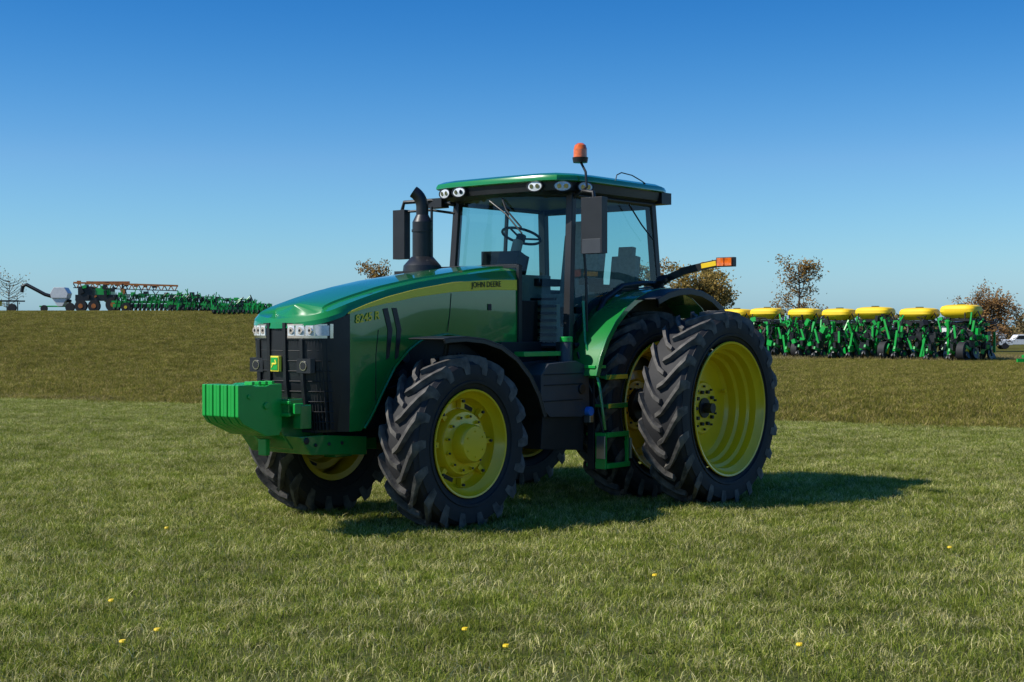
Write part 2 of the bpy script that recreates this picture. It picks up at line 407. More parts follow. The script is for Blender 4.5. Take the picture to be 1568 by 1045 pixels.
for s in(1,-1):
    ax.cyl((FX,s*.55,FZ),(FX,s*.88,FZ),.16,GREEN,n=24,r2=.15)
    ax.box((FX,s*.60,FZ),(.22,.16,.42),GREEN)
    ax.tube([(FX-.25,s*.15,FZ),(FX-.25,s*.6,FZ)],.03,STEEL)
ax.obj('axles',T,bevel=.01)

# chassis
ch=MB()
ch.box((2.4,0,1.02),(2.9,.5,.5),DARK)
ch.box((.5,0,1.05),(1.6,.7,.62),DARK)
ch.box((2.6,.0,1.4),(2.2,.62,.5),DARK)
ch.box((1.45,0,1.35),(.9,1.1,.5),DARK)
ch.box((3.3,.3,.95),(1.5,.05,.2),DARK); 
for i in range(14):
    x=1.9+random.random()*1.6; z=1.1+random.random()*.45; y=.32+random.random()*.06
    ch.cyl((x,y-.1,z),(x,y+.03,z),.03+.05*random.random(),random.choice([CAST,DARK,GREY]),n=14)
for i in range(8):
    x=1.8+random.random()*.6; ch.tube([(x,.4,1.5),(x+.2,.44,1.3),(x+.5,.42,1.15+.2*random.random()),(x+.9,.36,1.2)],.015,DARK)
ch.obj('chassis',T,bevel=.012)

# hood ------------------------------------------------------------
def itp(tab,x):
    xs=[a for a,_ in tab]; ys=[b for _,b in tab]; return float(np.interp(x,xs,ys))
ZT=[(1.6,2.335),(1.8,2.325),(2.1,2.29),(2.5,2.235),(2.9,2.18),(3.3,2.105),(3.6,2.03),(3.8,1.975),(4.0,1.915),(4.1,1.885),(4.19,1.85)]
ZS=[(1.6,2.147),(2.0,2.14),(2.52,2.108),(3.0,2.045),(3.37,1.977),(3.6,1.925),(3.8,1.868),(4.3,1.7)]
ZB=[(1.6,1.53),(2.1,1.60),(2.59,1.68),(2.93,1.635),(3.1,1.54),(3.27,1.40),(3.43,1.17),(3.55,.98),(3.66,.86),(4.2,.86)]
HW=[(1.6,.505),(2.5,.50),(3.3,.49),(3.8,.482)]
NP=[(3.88,.480),(3.95,.472),(4.01,.455),(4.06,.425),(4.10,.375),(4.135,.30),(4.165,.20),(4.182,.10)]
side=[(x,itp(HW,x)) for x in (1.6,1.75,1.9,2.05,2.2,2.35,2.5,2.65,2.8,2.93,3.02,3.1,3.18,3.27,3.35,3.43,3.5,3.57,3.66,3.8)]
nose=NP
half=side+nose; path=half+[(4.19,0)]+[(x,-y) for x,y in half[::-1]]
n=len(path)
rows=[]
for i,(x,y) in enumerate(path):
    a=Vector(path[max(i-1,0)]);c=Vector(path[min(i+1,n-1)]); t=(c-a).normalized()
    nx_,ny_=(t.y,-t.x) 
    if i==0 or i==n-1: nx_,ny_=0,(-1 if y>0 else 1)
    zt=itp(ZT,x); zs=min(itp(ZS,x),zt-.065); sh=float(np.interp(x,[1.6,2.5,3.3,3.85],[.048,.044,.032,.010])); zb=itp(ZB,x)
    hi=zs+sh; nz=1 if x>3.81 else 0
    back=(.05 if nz else 0)
    lip=(-.018 if nz else 0)
    z1=zb+(zs-sh-zb)*.35; z2=zb+(zs-sh-zb)*.75
    z3=zs-sh
    pr=[(back*1.3+.01,zb),(back*.5,z1),(0.0,z2),(0,z3),(.002+lip,(hi if not nz else z3+.004)),(.010+lip,hi+(zt-hi)*.22),(.030,hi+(zt-hi)*.66),(.085,zt-.030),(.17,zt-.020),(.182,zt-.002)]
    row=[]
    for ins,z in pr:
        px=x+nx_*ins; py=y+ny_*ins
        if y>0: py=max(py,.0)
        elif y<0: py=min(py,0)
        row.append((px,py,z))
    rows.append(row)
hd=MB(); m_=len(rows[0]); vs=[v for r in rows for v in r]
gi=hd.mi(GREEN);bi=hd.mi(BLK)
hd.v=vs
for i in range(n-1):
    xm=(path[i][0]+path[i+1][0])/2
    for j in range(m_-1):
        k=gi
        if xm>3.80 and j<4: k=bi
        hd.f.append([i*m_+j,(i+1)*m_+j,(i+1)*m_+j+1,i*m_+j+1]); hd.m.append(k)
cidx=[]
h2=len(half)
for i in range(h2+1):
    x=rows[i][-1][0]; cidx.append(len(hd.v)); hd.v.append((min(x,4.02),0,itp(ZT,min(x,4.19))+.012 if i<h2 else rows[i][-1][2]))
for i in range(h2):
    A=i*m_+m_-1;Bq=(i+1)*m_+m_-1; hd.f.append([A,Bq,cidx[i+1],cidx[i]]); hd.m.append(gi)
    A2=(n-1-i)*m_+m_-1;B2=(n-2-i)*m_+m_-1; hd.f.append([B2,A2,cidx[i],cidx[i+1]]); hd.m.append(gi)
hd.f.append([j for j in range(m_)]+[cidx[0]]+[(n-1)*m_+j for j in range(m_-1,-1,-1)]); hd.m.append(bi)
hd.obj('hood',T,ang=22)

sd=MB()
for s in(1,-1):
    # raised yellow stripe running along the hood side
    xs=np.linspace(1.62,3.84,34); vs=[]
    for x in xs:
        zs=min(itp(ZS,x),itp(ZT,x)-.065); sh=float(np.interp(x,[1.6,2.5,3.3,3.86],[.050,.044,.030,.006])); y=itp(HW,x)+.004
        vs+= [(x,s*(y+.001),zs-sh),(x,s*(y-.001),zs+sh),(x,s*(y-.012),zs-sh),(x,s*(y-.012),zs+sh)]
    k=len(xs); fs=[]
    for i in range(k-1):
        a=4*i;c=a+4; fs+=[(a,a+1,c+1,c),(a,c,c+2,a+2),(a+1,a+3,c+3,c+1)]
    sd.add(vs,fs,STRIPE)
    for dx in(0,.11):
        pts=[(3.42-dx,1.90-dx*-.1),(3.36-dx,1.91),(3.30-dx,1.72),(3.34-dx,1.48),(3.38-dx,1.46),(3.36-dx,1.72)]
        y0=itp(HW,3.35-dx)*s; sd.prism(pts,y0-.002*s,y0+.005*s,BLK)
    sd.box((1.585,s*.51,1.92),(.05,.03,.84),BLK)
    pts=[(x,itp(HW,x)*s+.006*s,itp(ZB,x)) for x in np.arange(1.6,3.66,.06)]
    sd.tube(pts,.012,GREEN,n=6)
    sd.box((2.02,s*.507,1.93),(.05,.008,.06),CAST)
    sd.tube([(2.55,s*.5015,2.05),(2.57,s*.5015,1.86),(2.60,s*.5015,1.70)],.004,DARK,n=5)
    sd.tube([(3.47,s*.489,1.72),(3.50,s*.488,1.5),(3.50,s*.488,1.1)],.004,DARK,n=5)
    sd.prism([(3.72,1.965),(3.45,2.04),(3.30,2.055),(3.32,2.03)],s*.36,s*.395,DARK)
sd.box((1.585,0,2.33),(.05,1.0,.035),BLK)
sd.obj('hood_trim',T,bevel=.002)

def text(body,size,loc,m,name,rotz=0,pitch=0,shear=0,ext=.0015,bold=0):
    c=bpy.data.curves.new(name,'FONT'); c.body=body; c.size=size; c.extrude=ext; c.shear=shear; c.materials.append(m); c.resolution_u=3; c.offset=bold
    o=bpy.data.objects.new(name,c); S.collection.objects.link(o); o.parent=T
    R=Matrix(((-1,0,0),(0,0,1),(0,1,0))).to_4x4()
    o.matrix_local=Matrix.Translation(loc)@R@Matrix.Rotation(pitch,4,'Z')
    return o
text('JOHN DEERE',.074,(2.28,.5125,2.108),DARK,'side_lettering',pitch=rad(2.5),bold=.0)
text('8245 R',.100,(3.745,.4935,1.775),STRIPE,'number_lettering',pitch=rad(8),shear=.2,bold=.0015)

gr=MB()
def fpt(y,ins=0):
    ys=[0]+[b_ for a_,b_ in NP[::-1]]+[.482]; xs=[4.19]+[a_ for a_,b_ in NP[::-1]]+[3.8]
    return float(np.interp(abs(y),ys,xs))-ins
for y in np.arange(-.44,.45,.022):
    zt_=1.64 if abs(y)>.1 else 1.78
    x1=fpt(y)+.003; x0=fpt(y)-.03
    gr.prism([(x0-.06,.88),(x0,zt_),(x1,zt_),(x1-.02,1.3),(x1-.055,.88)],y-.004,y+.004,DARK)
for y in(.10,.27,-.10,-.27):
    x1=fpt(y)+.02; gr.prism([(x1-.09,.9),(x1-.05,1.78 if abs(y)<.2 else 1.64),(x1,1.78 if abs(y)<.2 else 1.64),(x1-.01,1.3),(x1-.06,.9)],y-.018,y+.018,BLK)
for z in np.arange(.95,1.62,.085):
    pts=[(fpt(y)-.002-(.04*(1.4-z)/.5 if z<1.4 else 0),y,z) for y in np.linspace(-.46,.46,15)]; gr.tube(pts,.005,DARK,n=5)
gr.slab([(4.19,-.06),(4.215,-.05),(4.215,.05),(4.19,.06)],1.37,1.50,STRIPE)
gr.slab([(4.2,-.05),(4.221,-.042),(4.221,.042),(4.2,.05)],1.382,1.488,GREENW)
gr.box((4.223,0,1.435),(.004,.05,.014),STRIPE); gr.box((4.223,.022,1.452),(.004,.012,.04),STRIPE,rot=(.4,0,0)); gr.box((4.223,-.02,1.418),(.004,.01,.035),STRIPE,rot=(-.5,0,0))
gr.obj('front_grille',T,bevel=.003)
lp=MB()
def strip(y0,y1,z0,z1,s,m,off,k=8):
    ys=np.linspace(y0,y1,k)
    top=[(fpt(y)+off,y*s,z1) for y in ys]; bot=[(fpt(y)+off,y*s,z0) for y in ys]; tb=[(fpt(y)-.02,y*s,z1) for y in ys]; bb=[(fpt(y)-.02,y*s,z0) for y in ys]
    vs=top+bot+tb+bb; fs=[(i,i+1,k+i+1,k+i) for i in range(k-1)]+[(i,i+1,2*k+i+1,2*k+i) for i in range(k-1)]+[(k+i,k+i+1,3*k+i+1,3*k+i) for i in range(k-1)]+[(0,k,3*k,2*k),(k-1,2*k-1,4*k-1,3*k-1)]
    lp.add(vs,fs,m)
for s in(1,-1):
    strip(.125,.470,1.640,1.778,s,BLK,.010)
    strip(.135,.466,1.650,1.769,s,CHROME,.014)
    for ya,yb in((.145,.21),(.225,.30),(.315,.375),(.39,.455)): strip(ya,yb,1.672,1.757,s,LENS,.020,5)
    for yc in(.178,.262,.345):
        p=Vector((fpt(yc)+.02,yc*s,1.715)); lp.cyl(p-Vector((.01,0,0)),p+Vector((.004,0,0)),.030,CHROME,n=18); lp.cyl(p,p+Vector((.006,0,0)),.012,DARK,n=12)
    y=.30*s; x=fpt(.3)+.02
    lp.box((x-.02,y,1.42),(.05,.17,.12),BLK); lp.cyl((x-.03,y,1.42),(x+.012,y,1.42),.042,CHROME,n=20); lp.cyl((x-.03,y,1.42),(x+.014,y,1.42),.032,DARK,n=20)
lp.obj('headlamps',T,ang=30)

wt=MB()
prof=[(4.79,1.275),(4.79,1.02),(4.74,.96),(4.50,.85),(4.36,.85),(4.33,.9),(4.33,1.275),(4.45,1.275),(4.50,1.26),(4.60,1.26),(4.65,1.275)]
k=10; w=.46/k
for i in range(k):
    y=-.23+i*w; e=.0 if i%2 else .006
    wt.prism([(x+(e if x>4.7 else 0),z) for x,z in prof],y+.003,y+w-.003,GREENW)
wt.cyl((4.5,-.22,1.1),(4.5,.245,1.1),.03,GREENW); wt.cyl((4.68,-.22,1.18),(4.68,.24,1.18),.02,GREENW)
for x in(4.40,4.47,4.54,4.61): wt.box((x,.15,1.285),(.03,.1,.03),GREENW)
wt.obj('front_weights',T,bevel=.006)
br=MB()
br.prism([(4.34,1.15),(4.34,.90),(4.20,.72),(3.2,.66),(3.2,.86),(4.05,.90),(4.15,1.15)],-.20,.20,GREEN)
br.prism([(4.28,.84),(4.15,.68),(3.5,.64),(3.5,.80),(4.0,.84)],-.38,.38,GREEN)
br.box((4.25,0,1.08),(.16,.62,.14),GREEN); br.box((4.2,.33,1.0),(.12,.1,.2),GREEN); br.box((4.2,-.33,1.0),(.12,.1,.2),GREEN)
br.box((4.27,.36,1.07),(.1,.03,.09),GREENW); br.box((4.33,.25,1.12),(.03,.16,.03),GREENW); br.box((4.33,.25,1.02),(.03,.16,.03),GREENW)
br.cyl((4.2,.39,.8),(4.2,-.39,.8),.03,CAST)
for x in(4.1,3.95,3.8): br.cyl((x,.375,.76),(x,.395,.76),.018,CAST,n=6)
br.box((4.33,.0,.74),(.05,.10,.14),GREENW)
br.obj('front_bracket',T,bevel=.01)

fe=MB()
for s in(1,-1):
    pr=[(68,.97),(72,.955),(85,.92),(100,.91),(115,.925),(130,.95),(145,.98),(158,1.01),(170,1.04)]
    e=0 if s>0 else .1
    fe.arcsheet((FX,FZ),pr,s*(.67-e),s*(1.09-e),.014,BLK)
    fe.arcsheet((FX,FZ),[(a,r-.035) for a,r in pr],s*(1.075-e),s*(1.09-e),.036,BLK)
    fe.tube([(FX-.1,s*.6,1.2),(FX-.12,s*.68,1.6),(FX-.12,s*.95,1.64)],.025,BLK)
fe.obj('front_mudguards',T,bevel=.004)

ex=MB(); X,Y=1.70,-.66
ex.cyl((X,Y,2.28),(X,Y,2.36),.20,BLK,n=32,r2=.19); ex.cyl((X,Y,2.36),(X,Y,2.45),.19,BLK,n=32,r2=.11)
ex.cyl((X,Y,2.43),(X,Y,2.80),.100,BLK,n=32); ex.cyl((X,Y,2.80),(X,Y,2.87),.100,BLK,n=32,r2=.065)
ex.cyl((X,Y,2.7),(X,Y,2.725),.108,BLK,n=32)
P=[(X,Y,2.85),(X,Y,2.93)]
for a in np.linspace(0,60,8):
    a=rad(a); P.append((X+.16*(1-math.cos(a))*.8,Y-.16*(1-math.cos(a))*.8,2.95+.18*math.sin(a)))
ex.tube(P,.062,BLK,n=24)
ex.tube([P[-2],Vector(P[-1])+ (Vector(P[-1])-Vector(P[-2]))*.12],.052,DARK,n=24)
ex.box((X,Y+.1,2.1),(.5,.5,.4),BLK)
ex.obj('exhaust_stack',T,ang=50)

# cab -------------------------------------------------------------
cb=MB()
def bar(p,q,w,m=BLK,d=None):
    p=Vector(p);q=Vector(q); h=(q-p).length; mid=(p+q)/2
    x=(w)/2; y=(d or w)/2
    a=(q-p).normalized(); r=Vector((0,1,0)); r=(r-a*r.dot(a)).normalized(); f=a.cross(r)
    vs=[]
    for z in(-h/2,h/2):
        for sx,sy in((-1,-1),(1,-1),(1,1),(-1,1)): vs.append(mid+a*z+f*sx*x+r*sy*y)
    cb.add(vs,[(0,3,2,1),(4,5,6,7),(0,1,5,4),(1,2,6,5),(2,3,7,6),(3,0,4,7)],m)
for s in(1,-1):
    bar((1.17,s*.78,1.50),(1.06,s*.74,3.1),.07,BLK,.08)
    bar((-.42,s*.76,1.95),(-.33,s*.72,3.1),.08,BLK,.09)
    if s<0: bar((.28,s*.80,1.9),(.26,s*.745,3.08),.03,BLK,.04)
    pts=[(1.10,s*.80,1.56),(.92,s*.805,1.58),(.82,s*.81,1.75),(.6,s*.81,2.02),(.3,s*.81,2.16),(-.1,s*.80,2.2),(-.36,s*.79,2.2)]
    cb.tube(pts,.028,BLK,n=8)
    cb.tube([(1.03,s*.765,3.03),(-.3,s*.745,3.03)],.03,BLK,n=8)
    cb.prism([(1.2,1.28),(1.2,1.52),(.92,1.55),(.8,1.72),(.55,2.0),(.25,2.12),(-.45,2.18),(-.5,1.3)],s*.70,s*.78,BLK)
cb.box((1.13,0,1.42),(.12,1.5,.24),BLK)
cb.tube([(1.06,-.74,3.04),(1.22,-.4,3.06),(1.26,0,3.07),(1.22,.4,3.06),(1.06,.74,3.04)],.03,BLK)
cb.tube([(1.17,-.78,1.56),(1.33,-.4,1.56),(1.38,0,1.56),(1.33,.4,1.56),(1.17,.78,1.56)],.035,BLK)
cb.box((.35,0,1.42),(1.6,1.45,.1),DARK)
cb.box((-.42,0,1.8),(.08,1.5,.7),BLK); cb.box((-.36,0,3.02),(.07,1.5,.07),BLK)
cb.box((-.1,.62,1.85),(.7,.28,.6),BLK); cb.box((-.1,-.62,1.85),(.7,.28,.6),BLK)
cb.box((1.4,0,1.75),(.36,.9,.5),DARK)
cb.obj('cab_frame',T,bevel=.008)
gl=MB()
def quadgrid(P,m):
    R=len(P);C=len(P[0]); gl.add([p for r in P for p in r],[(i*C+j,i*C+j+1,(i+1)*C+j+1,(i+1)*C+j) for i in range(R-1) for j in range(C-1)],m)
P=[]
for k in range(7):
    t=k/6; z=1.56+t*1.5
    P.append([(1.17-.11*t+ .21*(1-(y/.78)**2),y*(1-.05*t),z) for y in np.linspace(-.76,.76,13)])
quadgrid(P,GLASS)
for s in(1,-1):
    gl.add([(1.12,s*.79,1.57),(.92,s*.795,1.60),(.82,s*.80,1.76),(.6,s*.80,2.03),(.3,s*.80,2.17),(-.38,s*.79,2.2),(-.32,s*.75,3.03),(1.04,s*.765,3.03)],[tuple(range(8))],GLASS)
gl.add([(-.42,-.72,2.15),(-.42,.72,2.15),(-.35,.7,3.0),(-.35,-.7,3.0)],[(0,1,2,3)],GLASS)
gl.obj('cab_glass',T,recalc=False)
ro=MB()
out=[(1.38,-.60),(1.40,0),(1.38,.60),(1.32,.76),(1.14,.86),(.85,.89),(-.35,.87),(-.50,.81),(-.54,.6),(-.54,-.6),(-.50,-.81),(-.35,-.87),(.85,-.89),(1.14,-.88),(1.32,-.82)]
def sc(p,k,dx=0): return [((x-.42)*k+.42+dx,y*k) for x,y in p]
def ring(levels,m):
    vs=[];q=len(out)
    for k,z,dz in levels: 
        for x,y in sc(out,k): vs.append((x,y,z+dz*(x-.42)))
    fs=[]
    for j in range(len(levels)-1):
        for i in range(q): fs.append((j*q+i,j*q+(i+1)%q,(j+1)*q+(i+1)%q,(j+1)*q+i))
    fs+= [tuple(range(q))[::-1],tuple(range((len(levels)-1)*q,len(levels)*q))]
    ro.add(vs,fs,m)
ring([(.88,3.04,0),(.95,3.07,0),(.965,3.165,0)],BLK)
ring([(.985,3.155,0),(1.0,3.165,0),(1.0,3.185,0),(.985,3.215,0),(.93,3.24,0),(.7,3.26,0)],GREEN)
ro.box((.75,-.25,3.265),(.3,.25,.03),GREEN); 
ro.box((-.46,.72,3.1),(.18,.25,.12),BLK)
ro.obj('cab_roof',T,ang=30)
ll=MB()
def rlamp(x,y,z,d,r=.062,m=LENS,st=1.35):
    d=Vector(d).normalized(); p=Vector((x,y,z)); side_=d.cross(Vector((0,0,1))).normalized()
    vs=[];nn=20
    for off,k in((-.05,1.12),(.020,1.12),(.020,.98),(.014,.95),(.018,.3),(.020,.2)):
        for i in range(nn):
            a=2*math.pi*i/nn; vs.append(p+d*off+side_*r*st*k*math.cos(a)+Vector((0,0,r*k*.78*math.sin(a))))
    ll.add(vs[:4*nn],[(j*nn+i,j*nn+(i+1)%nn,(j+1)*nn+(i+1)%nn,(j+1)*nn+i) for j in range(3) for i in range(nn)],BLK); ll.add(vs[3*nn:],[(j*nn+i,j*nn+(i+1)%nn,(j+1)*nn+(i+1)%nn,(j+1)*nn+i) for j in range(2) for i in range(nn)]+[tuple(range(2*nn,3*nn))],m)
    for q in(-.4,.4): 
        c=p+d*.017+side_*r*st*q; ll.cyl(c,c+d*.006,r*.36,CHROME,n=12)
rlamp(1.34,-.67,3.115,(1,-.2,-.15)); rlamp(1.37,-.45,3.115,(1,0,-.15)); rlamp(1.35,.52,3.115,(1,.1,-.15)); rlamp(1.235,.765,3.112,(.75,.65,-.15)); rlamp(1.02,.872,3.11,(.4,1,-.15)); rlamp(-.5,.72,3.11,(-1,0,-.1),m=RED)
ll.obj('roof_lamps',T,ang=30)
be=MB(); bx,by=1.05,.84
be.tube([(1.10,.80,3.0),(1.09,.95,3.1),(1.07,.92,3.25),(bx,by,3.36)],.013,BLK); be.cyl((bx,by,3.345),(bx,by,3.395),.07,BLK,n=28,r2=.078)
for z0,z1,a,c in((3.395,3.475,.068,.067),(3.475,3.515,.067,.055),(3.515,3.535,.055,.03)): be.cyl((bx,by,z0),(bx,by,z1),a,AMB,n=28,r2=c)
be.obj('warning_beacon',T,ang=40)
mi=MB()
mi.box((1.12,1.06,2.72),(.09,.25,.54),BLK); mi.tube([(1.06,.76,3.02),(1.10,.92,3.06),(1.12,1.05,3.04),(1.12,1.06,2.95)],.02,BLK)
mi.box((1.12,1.06,2.52),(.095,.22,.14),GREY)
mi.box((1.3,-1.34,2.72),(.09,.17,.52),BLK); mi.tube([(1.1,-.76,3.02),(1.2,-1.0,3.07),(1.3,-1.30,3.06),(1.3,-1.34,2.95)],.022,BLK)
mi.box((1.15,-.95,3.04),(.12,.2,.1),BLK); mi.tube([(1.25,-.95,3.0),(1.25,-.95,2.3)],.015,BLK)
mi.tube([(1.1,-.76,2.93),(1.2,-1.0,2.97),(1.3,-1.30,2.96)],.014,BLK)
mi.box((1.071,1.06,2.75),(.004,.21,.40),STEEL)
mi.obj('mirrors',T,bevel=.025,seg=3)
wi=MB()
wi.tube([(1.29,.05,3.02),(1.36,.16,2.9),(1.36,.35,2.72)],.01,BLK,n=6); wi.tube([(1.37,-.05,3.0),(1.38,.17,2.86),(1.36,.36,2.66)],.008,BLK,n=6)
wi.tube([(.5,.86,3.18),(.48,.87,3.27),(.40,.87,3.30),(.2,.86,3.29),(0,.84,3.25),(-.2,.8,3.21)],.006,BLK,n=6)
wi.tube([(1.12,.86,1.5),(1.10,.92,1.3),(1.0,1.0,1.0),(.95,1.05,.7)],.012,BLK,n=6)
wi.tube([(1.0,.83,2.75),(.98,.86,2.2),(.97,.86,1.7)],.014,BLK,n=8)
wi.tube([(.2,.82,3.0),(0,.84,2.8),(-.2,.85,2.65)],.008,BLK,n=6)
wi.obj('wiper_and_rails',T)
it=MB()
def seat(x,y,z,k=1):
    it.box((x,y,z),(.48*k,.5*k,.14*k),SEAT); it.box((x-.24*k,y,z+.38*k),(.13*k,.48*k,.66*k),SEAT,rot=(0,-.15,0)); it.box((x-.31*k,y,z+.76*k),(.1*k,.28*k,.2*k),SEAT,rot=(0,-.12,0))
    it.box((x,y,z-.25*k),(.35*k,.35*k,.4*k),BLK)
    it.box((x+.02,y-.3*k,z+.2*k),(.4*k,.09,.08),BLK); it.box((x+.02,y+.3*k,z+.2*k),(.35*k,.07,.07),BLK)
seat(.12,0,2.02); seat(-.02,.50,2.02,.66)
it.box((.35,-.42,2.12),(.6,.22,.35),TAN); it.box((.5,-.42,2.4),(.08,.25,.2),BLK,rot=(0,-.3,0))
it.box((1.1,0,1.85),(.16,.34,.7),TAN); it.tube([(1.12,0,2.0),(1.08,0,2.35),(.98,0,2.62)],.055,TAN,n=12)
it.box((1.08,0,2.42),(.14,.26,.14),GREY,rot=(0,-.4,0))
it.box((1.0,.52,1.62),(.1,.2,.25),TAN); it.box((.95,-.5,1.7),(.3,.3,.4),TAN)
it.box((1.02,.40,1.72),(.06,.30,.5),TAN); it.box((.5,.66,1.95),(.5,.05,.25),TAN); it.box((.75,.6,1.75),(.25,.1,.25),TAN)
for k in range(7): it.box((1.10,.42,1.60+.07*k),(.05,.30,.025),BLK)
M=Matrix.Translation((.93,0,2.67))@Matrix.Rotation(rad(-22),4,'Y')
pts=[M@Vector((.2*math.cos(a),.2*math.sin(a),0)) for a in np.linspace(0,2*math.pi,33)]
it.tube(pts,.015,BLK,n=8)
for a in(0,2.1,4.2): it.tube([M@Vector((0,0,-.03)),M@Vector((.2*math.cos(a),.2*math.sin(a),0))],.012,BLK,n=6)
it.cyl(M@Vector((0,0,-.06)),M@Vector((0,0,.01)),.05,BLK)
it.box((.6,-.66,2.45),(.03,.26,.2),BLK,rot=(0,0,.4))
it.obj('cab_interior',T,bevel=.02,seg=3)

rf=MB()
for s in(1,-1):
    pr=[(16,1.21),(25,1.21),(35,1.205),(45,1.2),(55,1.19),(65,1.185),(75,1.18),(85,1.18),(95,1.19),(105,1.205),(115,1.22),(125,1.23),(133,1.23)]
    rf.arcsheet((0,RZ),pr,s*.72,s*1.12,.02,GREEN)
    rf.arcsheet((0,RZ),[(a,r-.035) for a,r in pr[:9]],s*1.105,s*1.135,.060,GREEN)
    rf.arcsheet((0,RZ),[(a,r+.0) for a,r in pr[5:]],s*1.13,s*1.38,.016,BLK)
    rf.arcsheet((0,RZ),[(a,r-.05) for a,r in pr[5:]],s*1.37,s*1.385,.06,BLK)
    rf.prism([(1.2,1.26),(1.12,1.55),(.95,1.8),(.7,2.0),(.4,2.12),(0,2.14),(-.5,2.1),(-.9,1.8),(-.7,1.5),(0,1.3)],s*.70,s*.73,BLK)
rf.obj('rear_mudguards',T,bevel=.005)
wa=MB()
for s in(1,-1):
    P=[(-.28,s*.82,2.16),(-.26,s*.98,2.24),(-.22,s*1.2,2.315),(-.2,s*1.45,2.36),(-.2,s*1.62,2.385)]
    for a,b_ in zip(P[:-1],P[1:]):
        a=Vector(a);b_=Vector(b_); mm_=(a+b_)/2; L_=(b_-a).length+.02
        ang=math.atan2(b_.z-a.z,(b_.y-a.y)*s)
        wa.box(tuple(mm_),(.03,L_,.075),BLK,rot=(ang*s,0,0))
        if abs(a.y)>1.35: wa.box((mm_.x+.017,mm_.y,mm_.z),(.006,L_*.92,.05),YELB,rot=(ang*s,0,0))
    wa.box((-.2,s*1.73,2.395),(.06,.2,.095),BLK); 
    for q in(1.685,1.775): wa.box((-.172+.004,s*q,2.395),(.025,.08,.08),AMB); wa.box((-.232,s*q,2.395),(.02,.08,.08),AMB)
wa.obj('warning_arms',T,bevel=.006)
rr_=MB(); rr_.tube([(-.15,1.0,2.14),(-.15,1.0,2.24)],.015,BLK); rr_.cyl((-.15,1.0,2.22),(-.13,1.0,2.25),.06,BLK); rr_.obj('fender_knob',T)

tk=MB()
tk.prism([(1.08,.95),(1.10,1.36),(1.30,1.42),(1.72,1.40),(1.84,1.30),(1.84,1.0),(1.7,.9),(1.2,.88)],.55,.98,GREY)
tk.prism([(1.12,.55),(1.1,.94),(1.75,.94),(1.78,.6)],.5,.93,DARK)
tk.cyl((1.32,.86,1.38),(1.30,.86,1.60),.075,GREY,n=20,r2=.055); tk.cyl((1.30,.86,1.60),(1.30,.86,1.65),.062,GREENW,n=20)
tk.cyl((1.22,.97,1.15),(1.22,1.0,1.15),.05,BLK)
tk.box((1.66,.8,1.49),(.56,.12,.045),GREENW); tk.box((1.25,.80,1.5),(.2,.06,.2),BLK)
tk.cyl((1.12,.96,.93),(1.12,1.03,.93),.045,BLUE,n=16); tk.box((1.1,.98,.86),(.06,.08,.08),STEEL)
for z in(1.05,1.2,1.3): tk.box((1.5,.983,z),(.6,.01,.012),DARK)
tk.obj('fuel_tank',T,bevel=.02,seg=3)
tk=MB()
tk.prism([(1.12,.55),(1.1,.94),(1.75,.94),(1.78,.6)],-.93,-.5,DARK); tk.prism([(1.08,.95),(1.10,1.36),(1.72,1.40),(1.84,1.0)],-.98,-.55,GREY); tk.obj('tank_right',T,bevel=.02)
sp=MB()
for z,x0,x1 in((.40,.66,1.02),(.70,.68,1.02),(.98,.70,1.02),(1.26,.70,1.05)):
    sp.box(((x0+x1)/2,1.02,z),(x1-x0,.26,.03),GREENW if z<.8 else GREEN); sp.box(((x0+x1)/2,1.15,z-.0),(x1-x0+.01,.02,.05),GREENW if z<.8 else GREEN)
for x in(.66,1.03):
    sp.prism([(x-.012,.36),(x+.012,.36),(x+.012,1.32),(x-.012,1.32)],.92,1.0,DARK)
    sp.prism([(x-.014,.37),(x+.014,.37),(x+.014,.72),(x-.014,.72)],1.02,1.14,GREENW)
sp.box((.63,1.10,.55),(.02,.12,.20),STEEL); sp.box((1.06,1.1,.58),(.02,.10,.22),STEEL)
sp.box((1.08,1.02,1.36),(.18,.18,.03),GREENW)
sp.tube([(1.05,1.14,.75),(1.12,1.12,1.2),(1.05,.9,1.6),(1.03,.86,2.0)],.016,GREEN)
sp.obj('cab_steps',T,bevel=.005)
rh=MB(); rh.box((-.75,0,.9),(.5,.6,.5),DARK)
for s in(1,-1): rh.box((-1.0,s*.4,.6),(.8,.06,.09),GREEN,rot=(0,-.15,0)); rh.tube([(-.7,s*.35,1.4),(-1.1,s*.4,.65)],.03,CAST)
rh.obj('rear_hitch',T,bevel=.01)

